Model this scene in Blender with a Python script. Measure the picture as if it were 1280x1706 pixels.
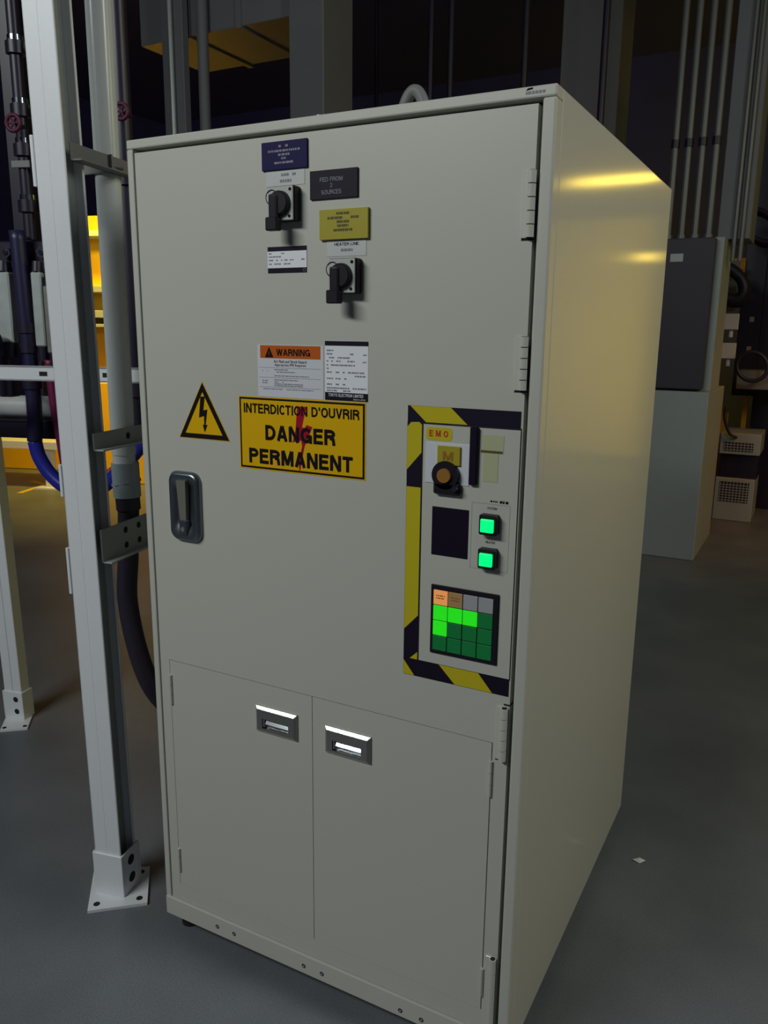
import bpy, bmesh, math, random
from mathutils import Vector, Matrix
random.seed(7)
scene = bpy.context.scene
for o in list(bpy.data.objects):
    bpy.data.objects.remove(o)
C = scene.collection
PI = math.pi

# ------------------------------------------------------------------ camera
cam_d = bpy.data.cameras.new('camera')
cam = bpy.data.objects.new('camera', cam_d)
C.objects.link(cam)
right = Vector((0.880576, 0.473775, 0.011087))
up = Vector((-0.112171, 0.185641, 0.976194))
fwd = Vector((-0.460438, 0.860857, -0.216615))
m = Matrix((right, up, -fwd)).transposed().to_4x4()
m.translation = Vector((1.3419, -1.3467, 1.5155))
cam.matrix_world = m
cam_d.sensor_fit = 'VERTICAL'
cam_d.sensor_height = 24.0
cam_d.lens = 24.0 * 1351.65 / 1706.0
cam_d.clip_start = 0.02
cam_d.clip_end = 100
scene.camera = cam

# ------------------------------------------------------------------ world, lights, exposure
scene.view_settings.view_transform = 'Standard'
scene.view_settings.look = 'None'
scene.view_settings.gamma = 1.0
scene.view_settings.use_curve_mapping = False
scene.view_settings.exposure = 0.0
w = bpy.data.worlds.new('world')
scene.world = w
w.use_nodes = True
bg = w.node_tree.nodes['Background']
bg.inputs[0].default_value = (0.45, 0.38, 0.75, 1)
bg.inputs[1].default_value = 0.03


def area(name, loc, target, sx, sy, power, col, spread=PI):
    d = bpy.data.lights.new(name, 'AREA')
    d.shape = 'RECTANGLE'
    d.size = sx
    d.size_y = sy
    d.energy = power
    d.color = col
    d.spread = spread
    o = bpy.data.objects.new(name, d)
    o.location = loc
    o.rotation_euler = (Vector(target) - Vector(loc)).to_track_quat('-Z', 'Y').to_euler()
    C.objects.link(o)
    return o


area('ceiling_lamp_left', (-0.9, -3.0, 3.6), (0.0, -0.6, 0.9), 2.1, 0.35, 76, (0.94, 0.985, 0.955))
area('ceiling_lamp_right', (3.9, 0.3, 3.8), (0.9, 0.5, 0.7), 0.35, 1.6, 46, (0.96, 0.98, 0.95))
area('yellow_bay_lamp', (3.0, 7.2, 1.3), (3.0, 9.2, 1.2), 2.8, 1.8, 44, (1.0, 0.80, 0.03))
area('yellow_side_fill', (5.6, 3.6, 3.6), (0.92, 0.6, 0.7), 0.6, 1.2, 24, (1.0, 0.84, 0.12))  # added unseen fill, spreads yellow over the right side of the cabinet
area('amber_floor_fill', (2.2, 4.6, 2.6), (0.9, 5.6, 0.3), 0.6, 0.3, 2.2, (1.0, 0.38, 0.08), 1.3)  # added fill without a visible source, tints the floor and plates orange
area('yellow_bay_lamp_far', (-4.4, 3.0, 4.8), (-4.8, 4.8, 1.1), 1.0, 0.4, 50, (1.0, 0.66, 0.10), 1.3)

# ------------------------------------------------------------------ materials
MATS = {}


def mat(name, col, rough=0.5, metal=0.0, noise=0.0, nscale=40.0, emis=None, estr=0.0, coat=0.0, bump=0.0, spec=0.5, trans=0.0, alpha=1.0):
    mt = bpy.data.materials.new(name)
    mt.use_nodes = True
    nt = mt.node_tree
    b = nt.nodes['Principled BSDF']
    b.inputs['Base Color'].default_value = (*col, 1)
    b.inputs['Roughness'].default_value = rough
    b.inputs['Metallic'].default_value = metal
    b.inputs['Specular IOR Level'].default_value = spec
    b.inputs['Coat Weight'].default_value = coat
    b.inputs['Transmission Weight'].default_value = trans
    b.inputs['Alpha'].default_value = alpha
    if emis:
        b.inputs['Emission Color'].default_value = (*emis, 1)
        b.inputs['Emission Strength'].default_value = estr
    if noise > 0 or bump > 0:
        tc = nt.nodes.new('ShaderNodeTexCoord')
        nz = nt.nodes.new('ShaderNodeTexNoise')
        nz.inputs['Scale'].default_value = nscale
        nz.inputs['Detail'].default_value = 4
        nt.links.new(tc.outputs['Object'], nz.inputs['Vector'])
        if noise > 0:
            mx = nt.nodes.new('ShaderNodeMix')
            mx.data_type = 'RGBA'
            mx.inputs['A'].default_value = (*[c * (1 - noise) for c in col], 1)
            mx.inputs['B'].default_value = (*[min(1, c * (1 + noise)) for c in col], 1)
            nt.links.new(nz.outputs['Fac'], mx.inputs['Factor'])
            nt.links.new(mx.outputs['Result'], b.inputs['Base Color'])
        if bump > 0:
            bp = nt.nodes.new('ShaderNodeBump')
            bp.inputs['Strength'].default_value = bump
            bp.inputs['Distance'].default_value = 0.002
            nt.links.new(nz.outputs['Fac'], bp.inputs['Height'])
            nt.links.new(bp.outputs['Normal'], b.inputs['Normal'])
    MATS[name] = mt
    return mt


mat('cabinet_paint', (0.58, 0.585, 0.515), 0.42, noise=0.03, nscale=900, bump=0.03, spec=0.5, coat=0.55)
MATS['cabinet_paint'].node_tree.nodes['Principled BSDF'].inputs['Coat Roughness'].default_value = 0.11
mat('gap_black', (0.012, 0.011, 0.014), 0.8)
mat('black_plastic', (0.012, 0.009, 0.016), 0.45, spec=0.3)
mat('dark_glass', (0.010, 0.006, 0.020), 0.4, spec=0.25)
mat('plate_grey', (0.50, 0.53, 0.50), 0.45)
mat('navy_plate', (0.012, 0.008, 0.075), 0.6, spec=0.2, noise=0.15, nscale=60)
mat('charcoal_plate', (0.022, 0.018, 0.03), 0.6, spec=0.2, noise=0.1, nscale=60)
mat('yellow_plate', (0.42, 0.36, 0.012), 0.5, noise=0.05, nscale=60)
mat('sign_yellow', (0.82, 0.48, 0.004), 0.6, spec=0.12)
mat('tape_yellow', (0.62, 0.52, 0.02), 0.6, spec=0.15)
mat('tape_black', (0.010, 0.006, 0.020), 0.6, spec=0.2)
mat('ink_black', (0.012, 0.009, 0.011), 0.7, spec=0.1)
mat('ink_faint', (0.24, 0.25, 0.30), 0.6)
mat('ink_pale', (0.25, 0.24, 0.32), 0.6)
mat('ink_white', (0.75, 0.78, 0.78), 0.6)
mat('valve_red', (0.07, 0.003, 0.025), 0.6)
mat('ink_red', (0.55, 0.02, 0.02), 0.6)
mat('crimson_mark', (0.42, 0.01, 0.03), 0.7, spec=0.1)
mat('ink_olive', (0.11, 0.09, 0.01), 0.6)
mat('sticker_white', (0.70, 0.72, 0.78), 0.55)
mat('sticker_bright', (0.88, 0.90, 0.95), 0.55)
mat('sticker_clear', (0.60, 0.63, 0.62), 0.5)
mat('orange_band', (0.58, 0.12, 0.012), 0.6, spec=0.15)
mat('steel', (0.50, 0.49, 0.46), 0.28, metal=1.0)
mat('paddle_grey', (0.24, 0.24, 0.20), 0.4, metal=0.3)
mat('latch_metal', (0.20, 0.235, 0.26), 0.30, metal=0.85)
mat('chrome', (0.55, 0.60, 0.63), 0.13, metal=1.0)
mat('lens_green', (0.0, 0.5, 0.12), 0.4, emis=(0.0, 1.0, 0.22), estr=0.95)
mat('tile_green_lit', (0.02, 0.35, 0.02), 0.5, emis=(0.012, 0.75, 0.004), estr=0.75, noise=0.25, nscale=120)
mat('tile_green_dark', (0.004, 0.26, 0.06), 0.45, noise=0.1, nscale=90)
mat('tile_amber_lit', (0.8, 0.35, 0.12), 0.5, emis=(0.9, 0.32, 0.08), estr=0.45)
mat('tile_amber_dim', (0.55, 0.32, 0.13), 0.5)
mat('tile_grey', (0.42, 0.43, 0.45), 0.5)
mat('pale_lime', (0.50, 0.52, 0.32), 0.5)
mat('bronze', (0.36, 0.16, 0.03), 0.4)
mat('strut_white', (0.80, 0.83, 0.86), 0.40, noise=0.03, nscale=80)
mat('galvanised', (0.42, 0.46, 0.45), 0.42, metal=0.6, noise=0.12, nscale=60)
mat('pipe_paint', (0.62, 0.68, 0.68), 0.25, noise=0.04, nscale=50)
mat('fitting_grey', (0.30, 0.37, 0.40), 0.35, noise=0.1, nscale=60)
mat('rubber', (0.025, 0.02, 0.035), 0.45)
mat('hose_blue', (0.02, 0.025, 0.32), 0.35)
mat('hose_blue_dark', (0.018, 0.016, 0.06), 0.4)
mat('hose_maroon', (0.16, 0.01, 0.06), 0.45)
mat('hose_red', (0.45, 0.08, 0.03), 0.45)
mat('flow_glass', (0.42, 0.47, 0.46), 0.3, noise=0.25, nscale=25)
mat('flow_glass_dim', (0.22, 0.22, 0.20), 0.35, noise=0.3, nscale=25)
mat('gauge_face', (0.62, 0.70, 0.70), 0.3)
mat('vessel_grey', (0.52, 0.54, 0.53), 0.4, noise=0.2, nscale=14)
mat('rack_dark', (0.018, 0.014, 0.032), 0.4, noise=0.2, nscale=12)
mat('bay_yellow', (0.85, 0.50, 0.015), 0.45, noise=0.06, nscale=5)
mat('amber_light_tone', (0.80, 0.36, 0.02), 0.5)  # colour stands in for yellow light seen through gaps
mat('conduit_dim', (0.17, 0.18, 0.18), 0.4, metal=0.3)
mat('structure_grey', (0.19, 0.195, 0.20), 0.55, noise=0.08, nscale=6)
mat('switchgear_grey', (0.36, 0.40, 0.38), 0.45, noise=0.05, nscale=20)
mat('switchgear_dark', (0.035, 0.032, 0.05), 0.5)
mat('junction_white', (0.68, 0.72, 0.74), 0.5)
mat('wall_bay_paint', (0.75, 0.62, 0.30), 0.7, noise=0.1, nscale=1.5)
mat('wall_paint', (0.085, 0.085, 0.30), 0.8, noise=0.1, nscale=2)
mat('ceiling_dark', (0.09, 0.085, 0.26), 0.9)
mat('foot_black', (0.015, 0.013, 0.015), 0.7)
mat('paper_scrap', (0.8, 0.8, 0.78), 0.7)
mat('floor_stripe', (0.75, 0.55, 0.05), 0.5)
mat('lamp_yellow', (1, 0.8, 0.2), 0.5, emis=(1.0, 0.72, 0.08), estr=14.0)

# floor: speckled grey epoxy with slow wear patches
fm = mat('floor_epoxy', (0.155, 0.165, 0.18), 0.42)
nt = fm.node_tree
b = nt.nodes['Principled BSDF']
tc = nt.nodes.new('ShaderNodeTexCoord')
n1 = nt.nodes.new('ShaderNodeTexNoise'); n1.inputs['Scale'].default_value = 2.2; n1.inputs['Detail'].default_value = 5
n2 = nt.nodes.new('ShaderNodeTexNoise'); n2.inputs['Scale'].default_value = 260; n2.inputs['Detail'].default_value = 2
for n in (n1, n2):
    nt.links.new(tc.outputs['Object'], n.inputs['Vector'])
ad = nt.nodes.new('ShaderNodeMath'); ad.operation = 'MULTIPLY'
nt.links.new(n1.outputs['Fac'], ad.inputs[0]); nt.links.new(n2.outputs['Fac'], ad.inputs[1])
cr = nt.nodes.new('ShaderNodeValToRGB')
cr.color_ramp.elements[0].position = 0.12; cr.color_ramp.elements[0].color = (0.110, 0.124, 0.142, 1)
cr.color_ramp.elements[1].position = 0.42; cr.color_ramp.elements[1].color = (0.190, 0.209, 0.228, 1)
nt.links.new(ad.outputs[0], cr.inputs[0]); nt.links.new(cr.outputs[0], b.inputs['Base Color'])
bp = nt.nodes.new('ShaderNodeBump'); bp.inputs['Strength'].default_value = 0.08; bp.inputs['Distance'].default_value = 0.002
nt.links.new(n2.outputs['Fac'], bp.inputs['Height']); nt.links.new(bp.outputs[0], b.inputs['Normal'])


# ------------------------------------------------------------------ mesh builder
def smooth_path(pts, n=8):
    P = [Vector(p) for p in pts]
    if len(P) < 3:
        return P
    out = []
    for i in range(len(P) - 1):
        p0 = P[i - 1] if i > 0 else P[i] * 2 - P[i + 1]
        p1, p2 = P[i], P[i + 1]
        p3 = P[i + 2] if i + 2 < len(P) else P[i + 1] * 2 - P[i]
        for k in range(n):
            t = k / n
            out.append(0.5 * ((2 * p1) + (p2 - p0) * t + (2 * p0 - 5 * p1 + 4 * p2 - p3) * t * t + (3 * p1 - p0 - 3 * p2 + p3) * t ** 3))
    out.append(P[-1])
    return out


def arc(cx, cy, rx, ry, a0, a1, n=14):
    return [(cx + rx * math.cos(math.radians(a0 + (a1 - a0) * k / n)), cy + ry * math.sin(math.radians(a0 + (a1 - a0) * k / n))) for k in range(n + 1)]


def glyph(ch, t):
    """grotesque capital: strokes (centre lines, cap height 1) and advance width; t = stroke thickness"""
    h = t / 2
    T = 1 - h
    if ch == ' ':
        return [], 0.36
    if ch == "'":
        return [[(.12, 1), (.12, .66)]], 0.26
    if ch == '!':
        return [[(.15, 1), (.15, .3)], [(.15, .16), (.15, 0)]], .3
    w = {'A': .86, 'C': .82, 'D': .84, 'E': .74, 'F': .70, 'G': .90, 'H': .84, 'I': .24, 'J': .66, 'K': .86, 'L': .68, 'M': .98, 'N': .84, 'O': .92, 'P': .78, 'R': .84, 'S': .78,
         'T': .76, 'U': .84, 'V': .84, 'W': 1.18, 'Y': .82, '2': .66}[ch]
    l, r, c = h, w - h, w / 2
    S = {
        'A': [[(h * .95, 0), (c - h * .15, 1)], [(w - h * .95, 0), (c + h * .15, 1)], [(.22 * w, .30), (.78 * w, .30)]],
        'C': [arc(c, .5, c - h, .5 - h, 40, 320, 24)],
        'D': [[(l, 0), (l, 1)], [(l, h), (c * .8, h)] + arc(c * .8, .5, r - c * .8, .5 - h, -90, 90, 18) + [(c * .8, T), (l, T)]],
        'E': [[(l, 0), (l, 1)], [(l, h), (w, h)], [(l, .52), (w * .92, .52)], [(l, T), (w * .98, T)]],
        'F': [[(l, 0), (l, 1)], [(l, .50), (w * .9, .50)], [(l, T), (w, T)]],
        'G': [arc(c, .5, c - h, .5 - h, 40, 345, 26), [(c, .44), (w - h * .4, .44)], [(r, .5), (r, .0)]],
        'H': [[(l, 0), (l, 1)], [(r, 0), (r, 1)], [(l, .52), (r, .52)]],
        'I': [[(c, 0), (c, 1)]],
        'J': [[(r, 1), (r, .3)] + arc(c, .3, r - c, .3 - h, 0, -180, 12)],
        'K': [[(l, 0), (l, 1)], [(l, .36), (w - h * 1.2, 1)], [(.36 * w, .56), (w - h * .9, 0)]],
        'L': [[(l, 0), (l, 1)], [(l, h), (w, h)]],
        'M': [[(l, 0), (l, 1)], [(r, 0), (r, 1)], [(l + h * .4, 1), (c, h * .6)], [(r - h * .4, 1), (c, h * .6)]],
        'N': [[(l, 0), (l, 1)], [(r, 0), (r, 1)], [(l + h * .1, 1), (r - h * .1, 0)]],
        'O': [arc(c, .5, c - h, .5 - h, 0, 360, 30)],
        'P': [[(l, 0), (l, 1)], [(l, T), (c, T)] + arc(c, .70, r - c, .30 - h, 90, -90, 14) + [(c, .40 + h), (l, .40 + h)]],
        'R': [[(l, 0), (l, 1)], [(l, T), (c, T)] + arc(c, .72, r - c - .02, .28 - h, 90, -90, 14) + [(c, .44 + h), (l, .44 + h)], [(c, .46), (c + (r - c) * .8, .40), (r - .02, .22), (r + .01, 0)]],
        'S': [arc(c, .73, c - h * 1.1, .27 - h, 25, 270, 16) + arc(c, .27, c - h, .27 + h - 2 * h + .0, 90, -155, 16)],
        'T': [[(c, 0), (c, 1)], [(0, T), (w, T)]],
        'U': [[(l, 1), (l, .34)] + arc(c, .34, c - h, .34 - h, 180, 360, 16) + [(r, 1)]],
        'V': [[(h * .9, 1), (c, h * .2)], [(w - h * .9, 1), (c, h * .2)]],
        'W': [[(h * .9, 1), (.29 * w, 0)], [(c, 1), (.29 * w, 0)], [(c, 1), (.71 * w, 0)], [(w - h * .9, 1), (.71 * w, 0)]],
        'Y': [[(h * .9, 1), (c, .42)], [(w - h * .9, 1), (c, .42)], [(c, 0), (c, .46)]],
        '2': [arc(c, .72, c - h, .28 - h, 165, -35, 14) + [(l, h), (w, h)]],
    }[ch]
    return S, w


def strip(P, t):
    """a mitred flat band of width t along polyline P"""
    n = len(P)
    vs, h = [], t / 2
    closed = n > 3 and abs(P[0][0] - P[-1][0]) + abs(P[0][1] - P[-1][1]) < 1e-6
    for i in range(n):
        a = P[i - 1] if i > 0 else (P[-2] if closed else None)
        c = P[i + 1] if i < n - 1 else (P[1] if closed else None)
        d1 = Vector((P[i][0] - a[0], P[i][1] - a[1])).normalized() if a else None
        d2 = Vector((c[0] - P[i][0], c[1] - P[i][1])).normalized() if c else None
        if d1 is not None and d1.length < 1e-9:
            d1 = d2
        if d2 is not None and d2.length < 1e-9:
            d2 = d1
        d1 = d1 if d1 is not None else d2
        d2 = d2 if d2 is not None else d1
        nn = Vector((-d1.y - d2.y, d1.x + d2.x)).normalized()
        k = h / max(0.5, nn.dot(Vector((-d1.y, d1.x))))
        vs += [(P[i][0] + nn.x * k, P[i][1] + nn.y * k), (P[i][0] - nn.x * k, P[i][1] - nn.y * k)]
    return vs, [(2 * i, 2 * i + 1, 2 * i + 3, 2 * i + 2) for i in range(n - 1)]


def text_geo(s, t):
    """list of bands in a unit box centred on the origin"""
    x, bands = 0.0, []
    for ch in s.upper():
        S, w = glyph(ch, t)
        for P in S:
            Q = [P[0]]
            for p in P[1:]:
                if abs(p[0] - Q[-1][0]) + abs(p[1] - Q[-1][1]) > 1e-6:
                    Q.append(p)
            vs, fs = strip(Q, t)
            bands.append(([(a + x, c) for a, c in vs], fs))
        x += w + (0.04 if ch == 'C' else 0.12)
    x -= 0.12
    return [([(a / x - .5, c - .5) for a, c in vs], fs) for vs, fs in bands]


class MB:
    def __init__(self):
        self.v = []; self.f = []; self.mi = []; self.sm = []; self.names = []

    def m(self, name):
        if name not in self.names:
            self.names.append(name)
        return self.names.index(name)

    def raw(self, vs, fs, mn, smooth=False, M=None):
        k = len(self.v)
        i = self.m(mn)
        for v in vs:
            v = Vector(v)
            self.v.append(M @ v if M is not None else v)
        for f in fs:
            self.f.append([k + a for a in f]); self.mi.append(i); self.sm.append(smooth)
        return self

    def bm(self, bm, mn, smooth=False, M=None):
        bm.verts.index_update()
        self.raw([v.co.copy() for v in bm.verts], [[v.index for v in f.verts] for f in bm.faces], mn, smooth, M)
        bm.free()
        return self

    def box(self, x0, x1, y0, y1, z0, z1, mn, bev=0.0, seg=1, M=None):
        bm = bmesh.new()
        bmesh.ops.create_cube(bm, size=1)
        for v in bm.verts:
            v.co = Vector(((x0 + x1) / 2 + v.co.x * (x1 - x0), (y0 + y1) / 2 + v.co.y * (y1 - y0), (z0 + z1) / 2 + v.co.z * (z1 - z0)))
        if bev > 0:
            bmesh.ops.bevel(bm, geom=list(bm.edges), offset=bev, segments=seg, affect='EDGES', profile=0.5)
        return self.bm(bm, mn, False, M)

    def cyl(self, p0, p1, r0, mn, r1=None, seg=20, smooth=True, M=None, caps=True):
        r1 = r0 if r1 is None else r1
        p0, p1 = Vector(p0), Vector(p1)
        d = (p1 - p0).normalized()
        a = d.orthogonal().normalized(); c = d.cross(a)
        vs = []
        for k in range(seg):
            t = 2 * PI * k / seg
            e = a * math.cos(t) + c * math.sin(t)
            vs += [p0 + e * r0, p1 + e * r1]
        fs = [(2 * k, (2 * k + 2) % (2 * seg), (2 * k + 3) % (2 * seg), 2 * k + 1) for k in range(seg)]
        self.raw(vs, fs, mn, smooth, M)
        if caps:
            self.raw([vs[2 * k] for k in range(seg)], [tuple(range(seg - 1, -1, -1))], mn, False, M)
            self.raw([vs[2 * k + 1] for k in range(seg)], [tuple(range(seg))], mn, False, M)
        return self

    def tube(self, pts, r, mn, seg=12, n=8, closed=False, M=None):
        P = smooth_path(pts, n) if not closed else [Vector(p) for p in pts]
        N = len(P)
        vs = []
        prev = None
        for i in range(N):
            if closed:
                d = (P[(i + 1) % N] - P[i - 1]).normalized()
            else:
                d = (P[min(i + 1, N - 1)] - P[max(i - 1, 0)]).normalized()
            a = d.orthogonal().normalized() if prev is None else (prev - d * prev.dot(d)).normalized()
            prev = a
            c = d.cross(a)
            for k in range(seg):
                t = 2 * PI * k / seg
                vs.append(P[i] + (a * math.cos(t) + c * math.sin(t)) * r)
        fs = []
        for i in range(N if closed else N - 1):
            j = (i + 1) % N
            for k in range(seg):
                k2 = (k + 1) % seg
                fs.append((i * seg + k, i * seg + k2, j * seg + k2, j * seg + k))
        if not closed:
            fs.append(tuple(range(seg - 1, -1, -1)))
            fs.append(tuple((N - 1) * seg + k for k in range(seg)))
        return self.raw(vs, fs, mn, True, M)

    def ring(self, c, r, tr, axis, mn, seg=28, tseg=10, M=None, sx=1.0):
        c = Vector(c); d = Vector(axis).normalized()
        a = d.orthogonal().normalized(); e = d.cross(a)
        pts = [c + (a * math.cos(2 * PI * k / seg) * sx + e * math.sin(2 * PI * k / seg)) * r for k in range(seg)]
        return self.tube(pts, tr, mn, tseg, closed=True, M=M)

    def poly(self, pts, y, mn, th=0.0006, M=None):
        """flat shape in the x-z plane facing -y, front at y"""
        n = len(pts)
        ar = sum(pts[i][0] * pts[(i + 1) % n][1] - pts[(i + 1) % n][0] * pts[i][1] for i in range(n))
        if ar < 0:
            pts = pts[::-1]
        vs = [(x, y, z) for x, z in pts] + [(x, y + th, z) for x, z in pts]
        fs = [tuple(range(n))] + [tuple(range(2 * n - 1, n - 1, -1))]
        fs += [((k + 1) % n, k, n + k, n + (k + 1) % n) for k in range(n)]
        return self.raw(vs, fs, mn, False, M)

    def rect(self, x0, x1, z0, z1, y, mn, th=0.0006, M=None):
        return self.poly([(x0, z0), (x1, z0), (x1, z1), (x0, z1)], y, mn, th, M)

    def text(self, s, cx, cz, wd, ht, y, mn, bold=0.0, M=None):
        t = 0.15 + bold * 2
        for i, (vs, fs) in enumerate(text_geo(s, t)):
            self.raw([(cx + a * wd, y - (i % 4) * 2e-5, cz + c * ht) for a, c in vs], fs, mn, False, M)
        return self

    def print_line(self, s, cx, cz, wd, ht, y, mn):
        cu = bpy.data.curves.new('lettering', 'FONT')
        cu.body = s
        cu.resolution_u = 2
        ob = bpy.data.objects.new('lettering', cu)
        C.objects.link(ob)
        me = bpy.data.meshes.new_from_object(ob.evaluated_get(bpy.context.evaluated_depsgraph_get()))
        vs = [(v.co.x, v.co.y) for v in me.vertices]
        fs = [tuple(p.vertices) for p in me.polygons]
        bpy.data.objects.remove(ob); bpy.data.curves.remove(cu); bpy.data.meshes.remove(me)
        x0 = min(v[0] for v in vs); x1 = max(v[0] for v in vs)
        y0 = min(v[1] for v in vs); y1 = max(v[1] for v in vs)
        return self.raw([(cx + ((a - x0) / (x1 - x0) - .5) * wd, y, cz + ((c - y0) / (y1 - y0) - .5) * ht) for a, c in vs], fs, mn)

    def dashes(self, x0, x1, z, h, y, mn, dens=0.75):
        """a line of print too small to read"""
        x = x0
        while x < x1 - 0.001:
            l = random.uniform(0.002, 0.008)
            l = min(l, x1 - x)
            if random.random() < dens:
                self.rect(x, x + l, z - h / 2, z + h / 2, y, mn, 0.0002)
            x += l + random.uniform(0.0008, 0.002)
        return self

    def rrect_loop(self, x0, x1, z0, z1, r, n=6):
        pts = []
        for cx, cz, a0 in ((x1 - r, z1 - r, 0), (x0 + r, z1 - r, PI / 2), (x0 + r, z0 + r, PI), (x1 - r, z0 + r, 1.5 * PI)):
            for k in range(n + 1):
                t = a0 + PI / 2 * k / n
                pts.append((cx + r * math.cos(t), cz + r * math.sin(t)))
        return pts

    def loft(self, loops, mn, smooth=True, cap=True, M=None):
        """loops: list of (list of (x,z), y)"""
        n = len(loops[0][0])
        vs = []
        for pts, y in loops:
            vs += [(x, y, z) for x, z in pts]
        fs = []
        for i in range(len(loops) - 1):
            for k in range(n):
                k2 = (k + 1) % n
                fs.append((i * n + k, i * n + k2, (i + 1) * n + k2, (i + 1) * n + k))
        if cap:
            fs.append(tuple((len(loops) - 1) * n + k for k in range(n)))
        return self.raw(vs, fs, mn, smooth, M)

    def build(self, name, parent=None, origin=None, label=None):
        me = bpy.data.meshes.new(name)
        off = Vector((0, 0, 0))
        if parent is not None:
            off = root_loc(parent)
        elif origin is not None:
            off = Vector(origin)
        me.from_pydata([v - off for v in self.v], [], self.f)
        for n in self.names:
            me.materials.append(MATS[n])
        for p, i, s in zip(me.polygons, self.mi, self.sm):
            p.material_index = i
            p.use_smooth = s
        bm = bmesh.new(); bm.from_mesh(me)
        bmesh.ops.recalc_face_normals(bm, faces=bm.faces)
        bm.to_mesh(me); bm.free()
        o = bpy.data.objects.new(name, me)
        C.objects.link(o)
        if parent is not None:
            o.parent = parent
        elif origin is not None:
            o.location = off
        if label:
            o['label'] = label
        return o


def root_loc(o):
    v = Vector((0, 0, 0))
    while o is not None:
        v = v + o.location
        o = o.parent
    return v


def tag(o, label, cat, group=None):
    o['label'] = label
    o['category'] = cat
    if group:
        o['group'] = group
    return o


def thing(name, loc, label, cat, group=None):
    o = bpy.data.objects.new(name, None)
    o.empty_display_size = 0.1
    o.location = loc
    C.objects.link(o)
    return tag(o, label, cat, group)


def struct(name, mb):
    o = mb.build(name)
    o['kind'] = 'structure'
    return o


# ------------------------------------------------------------------ the setting
CZ = 5.2
struct('floor', MB().box(-10, 7, -5, 11, -0.1, 0, 'floor_epoxy'))
struct('ceiling', MB().box(-10, 7, -5, 11, CZ, CZ + 0.1, 'ceiling_dark'))
struct('wall_back', MB().box(-10, 7, 10.9, 11, 0, CZ, 'wall_paint'))
struct('wall_left', MB().box(-10, -9.9, -5, 10.9, 0, CZ, 'wall_paint'))
struct('wall_bay', MB().box(1.3, 6.9, 9.2, 9.3, 0, 2.9, 'wall_bay_paint'))
struct('wall_right', MB().box(6.9, 7, -5, 10.9, 0, CZ, 'wall_paint'))

# ------------------------------------------------------------------ the power cabinet
W, D, H, Z0 = 0.9215, 1.0634, 1.90, 0.05
cab = thing('power_cabinet', (W / 2, D / 2, 0), 'large cream grey electrical power cabinet covered in warning signs, standing on the grey floor', 'cabinet')

b = MB()
b.box(0, W, 0.034, D, Z0, H, 'cabinet_paint', 0.003, 2)
b.box(0, W, 0.0, 0.036, 1.8815, H, 'cabinet_paint', 0.003, 2)      # top rail of the front frame
b.box(0, 0.017, 0.0, 0.036, Z0, 1.8813, 'cabinet_paint', 0.003, 2)
b.box(0.8985, W, 0.0, 0.036, Z0, 1.8813, 'cabinet_paint', 0.004, 3)
b.box(0.016, 0.90, 0.032, 0.0345, 0.09, 1.885, 'gap_black')
body = b.build('cabinet_body', cab)

b = MB()
b.box(0.002, 0.90, -0.004, 0.036, Z0, 0.1, 'cabinet_paint', 0.002, 2)
for x, z in ((0.169, 0.074), (0.221, 0.074), (0.425, 0.071), (0.475, 0.071), (0.678, 0.066), (0.729, 0.066)):
    b.cyl((x, -0.0042, z), (x, -0.0005, z), 0.0055, 'gap_black', seg=14)
    b.cyl((x, -0.0050, z), (x, -0.0005, z), 0.0026, 'fitting_grey', seg=8)
b.build('bottom_rail', cab)

for x in (0.035, W - 0.05):
    for y in (0.05, D - 0.06):
        b = MB()
        b.cyl((x, y, 0), (x, y, 0.012), 0.024, 'foot_black')
        b.cyl((x, y, 0.012), (x, y, Z0), 0.010, 'foot_black')
        b.build('levelling_foot', cab)

# main door: a frame of sheet around two lower access doors
dx0, dx1, dz0, dz1 = 0.0205, 0.8915, 0.103, 1.8735
lx0, lm, lx1, lz0, lz1 = 0.049, 0.451, 0.8595, 0.150, 0.7515
b = MB()
b.box(dx0, dx1, 0.002, 0.030, lz1 + 0.0015, dz1, 'cabinet_paint')
b.box(dx0, lx0 - 0.0012, 0.002, 0.030, dz0, lz1 + 0.0015, 'cabinet_paint')
b.box(lx1 + 0.0022, dx1, 0.002, 0.030, dz0, lz1 + 0.0015, 'cabinet_paint')
b.box(lx0 - 0.0012, lx1 + 0.0022, 0.002, 0.030, dz0, lz0 - 0.0008, 'cabinet_paint')
b.rect(lx0 - 0.002, lx1 + 0.003, lz0 - 0.002, lz1 + 0.002, 0.0285, 'gap_black', 0.001)
b.box(0.880, 0.8925, 0.0015, 0.03, 0.835, 0.838, 'gap_black')
door = b.build('main_door', cab)


def hinge(z0, z1, x, parent, r=0.0075, kn=5, plate=0.016):
    h = MB()
    h.box(x - plate, x + 0.002, -0.0022, 0.003, z0, z1, 'cabinet_paint', 0.0008)
    st = (z1 - z0) / kn
    for k in range(kn):
        h.cyl((x, -0.004, z0 + k * st + 0.0008), (x, -0.004, z0 + (k + 1) * st - 0.0008), r, 'cabinet_paint', seg=14)
    h.cyl((x, -0.004, z0), (x, -0.004, z1), r * 0.75, 'gap_black', seg=10)
    h.rect(x - plate, x + 0.006, z0 - 0.0035, z0, 0.0012, 'gap_black')
    return h.build('hinge', parent)


for z0, z1 in ((1.669, 1.774), (1.420, 1.511), (0.724, 0.832), (0.112, 0.286)):
    hinge(z0, z1, 0.8885 if z0 > 1 else 0.8835, door, r=0.0070)

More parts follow.
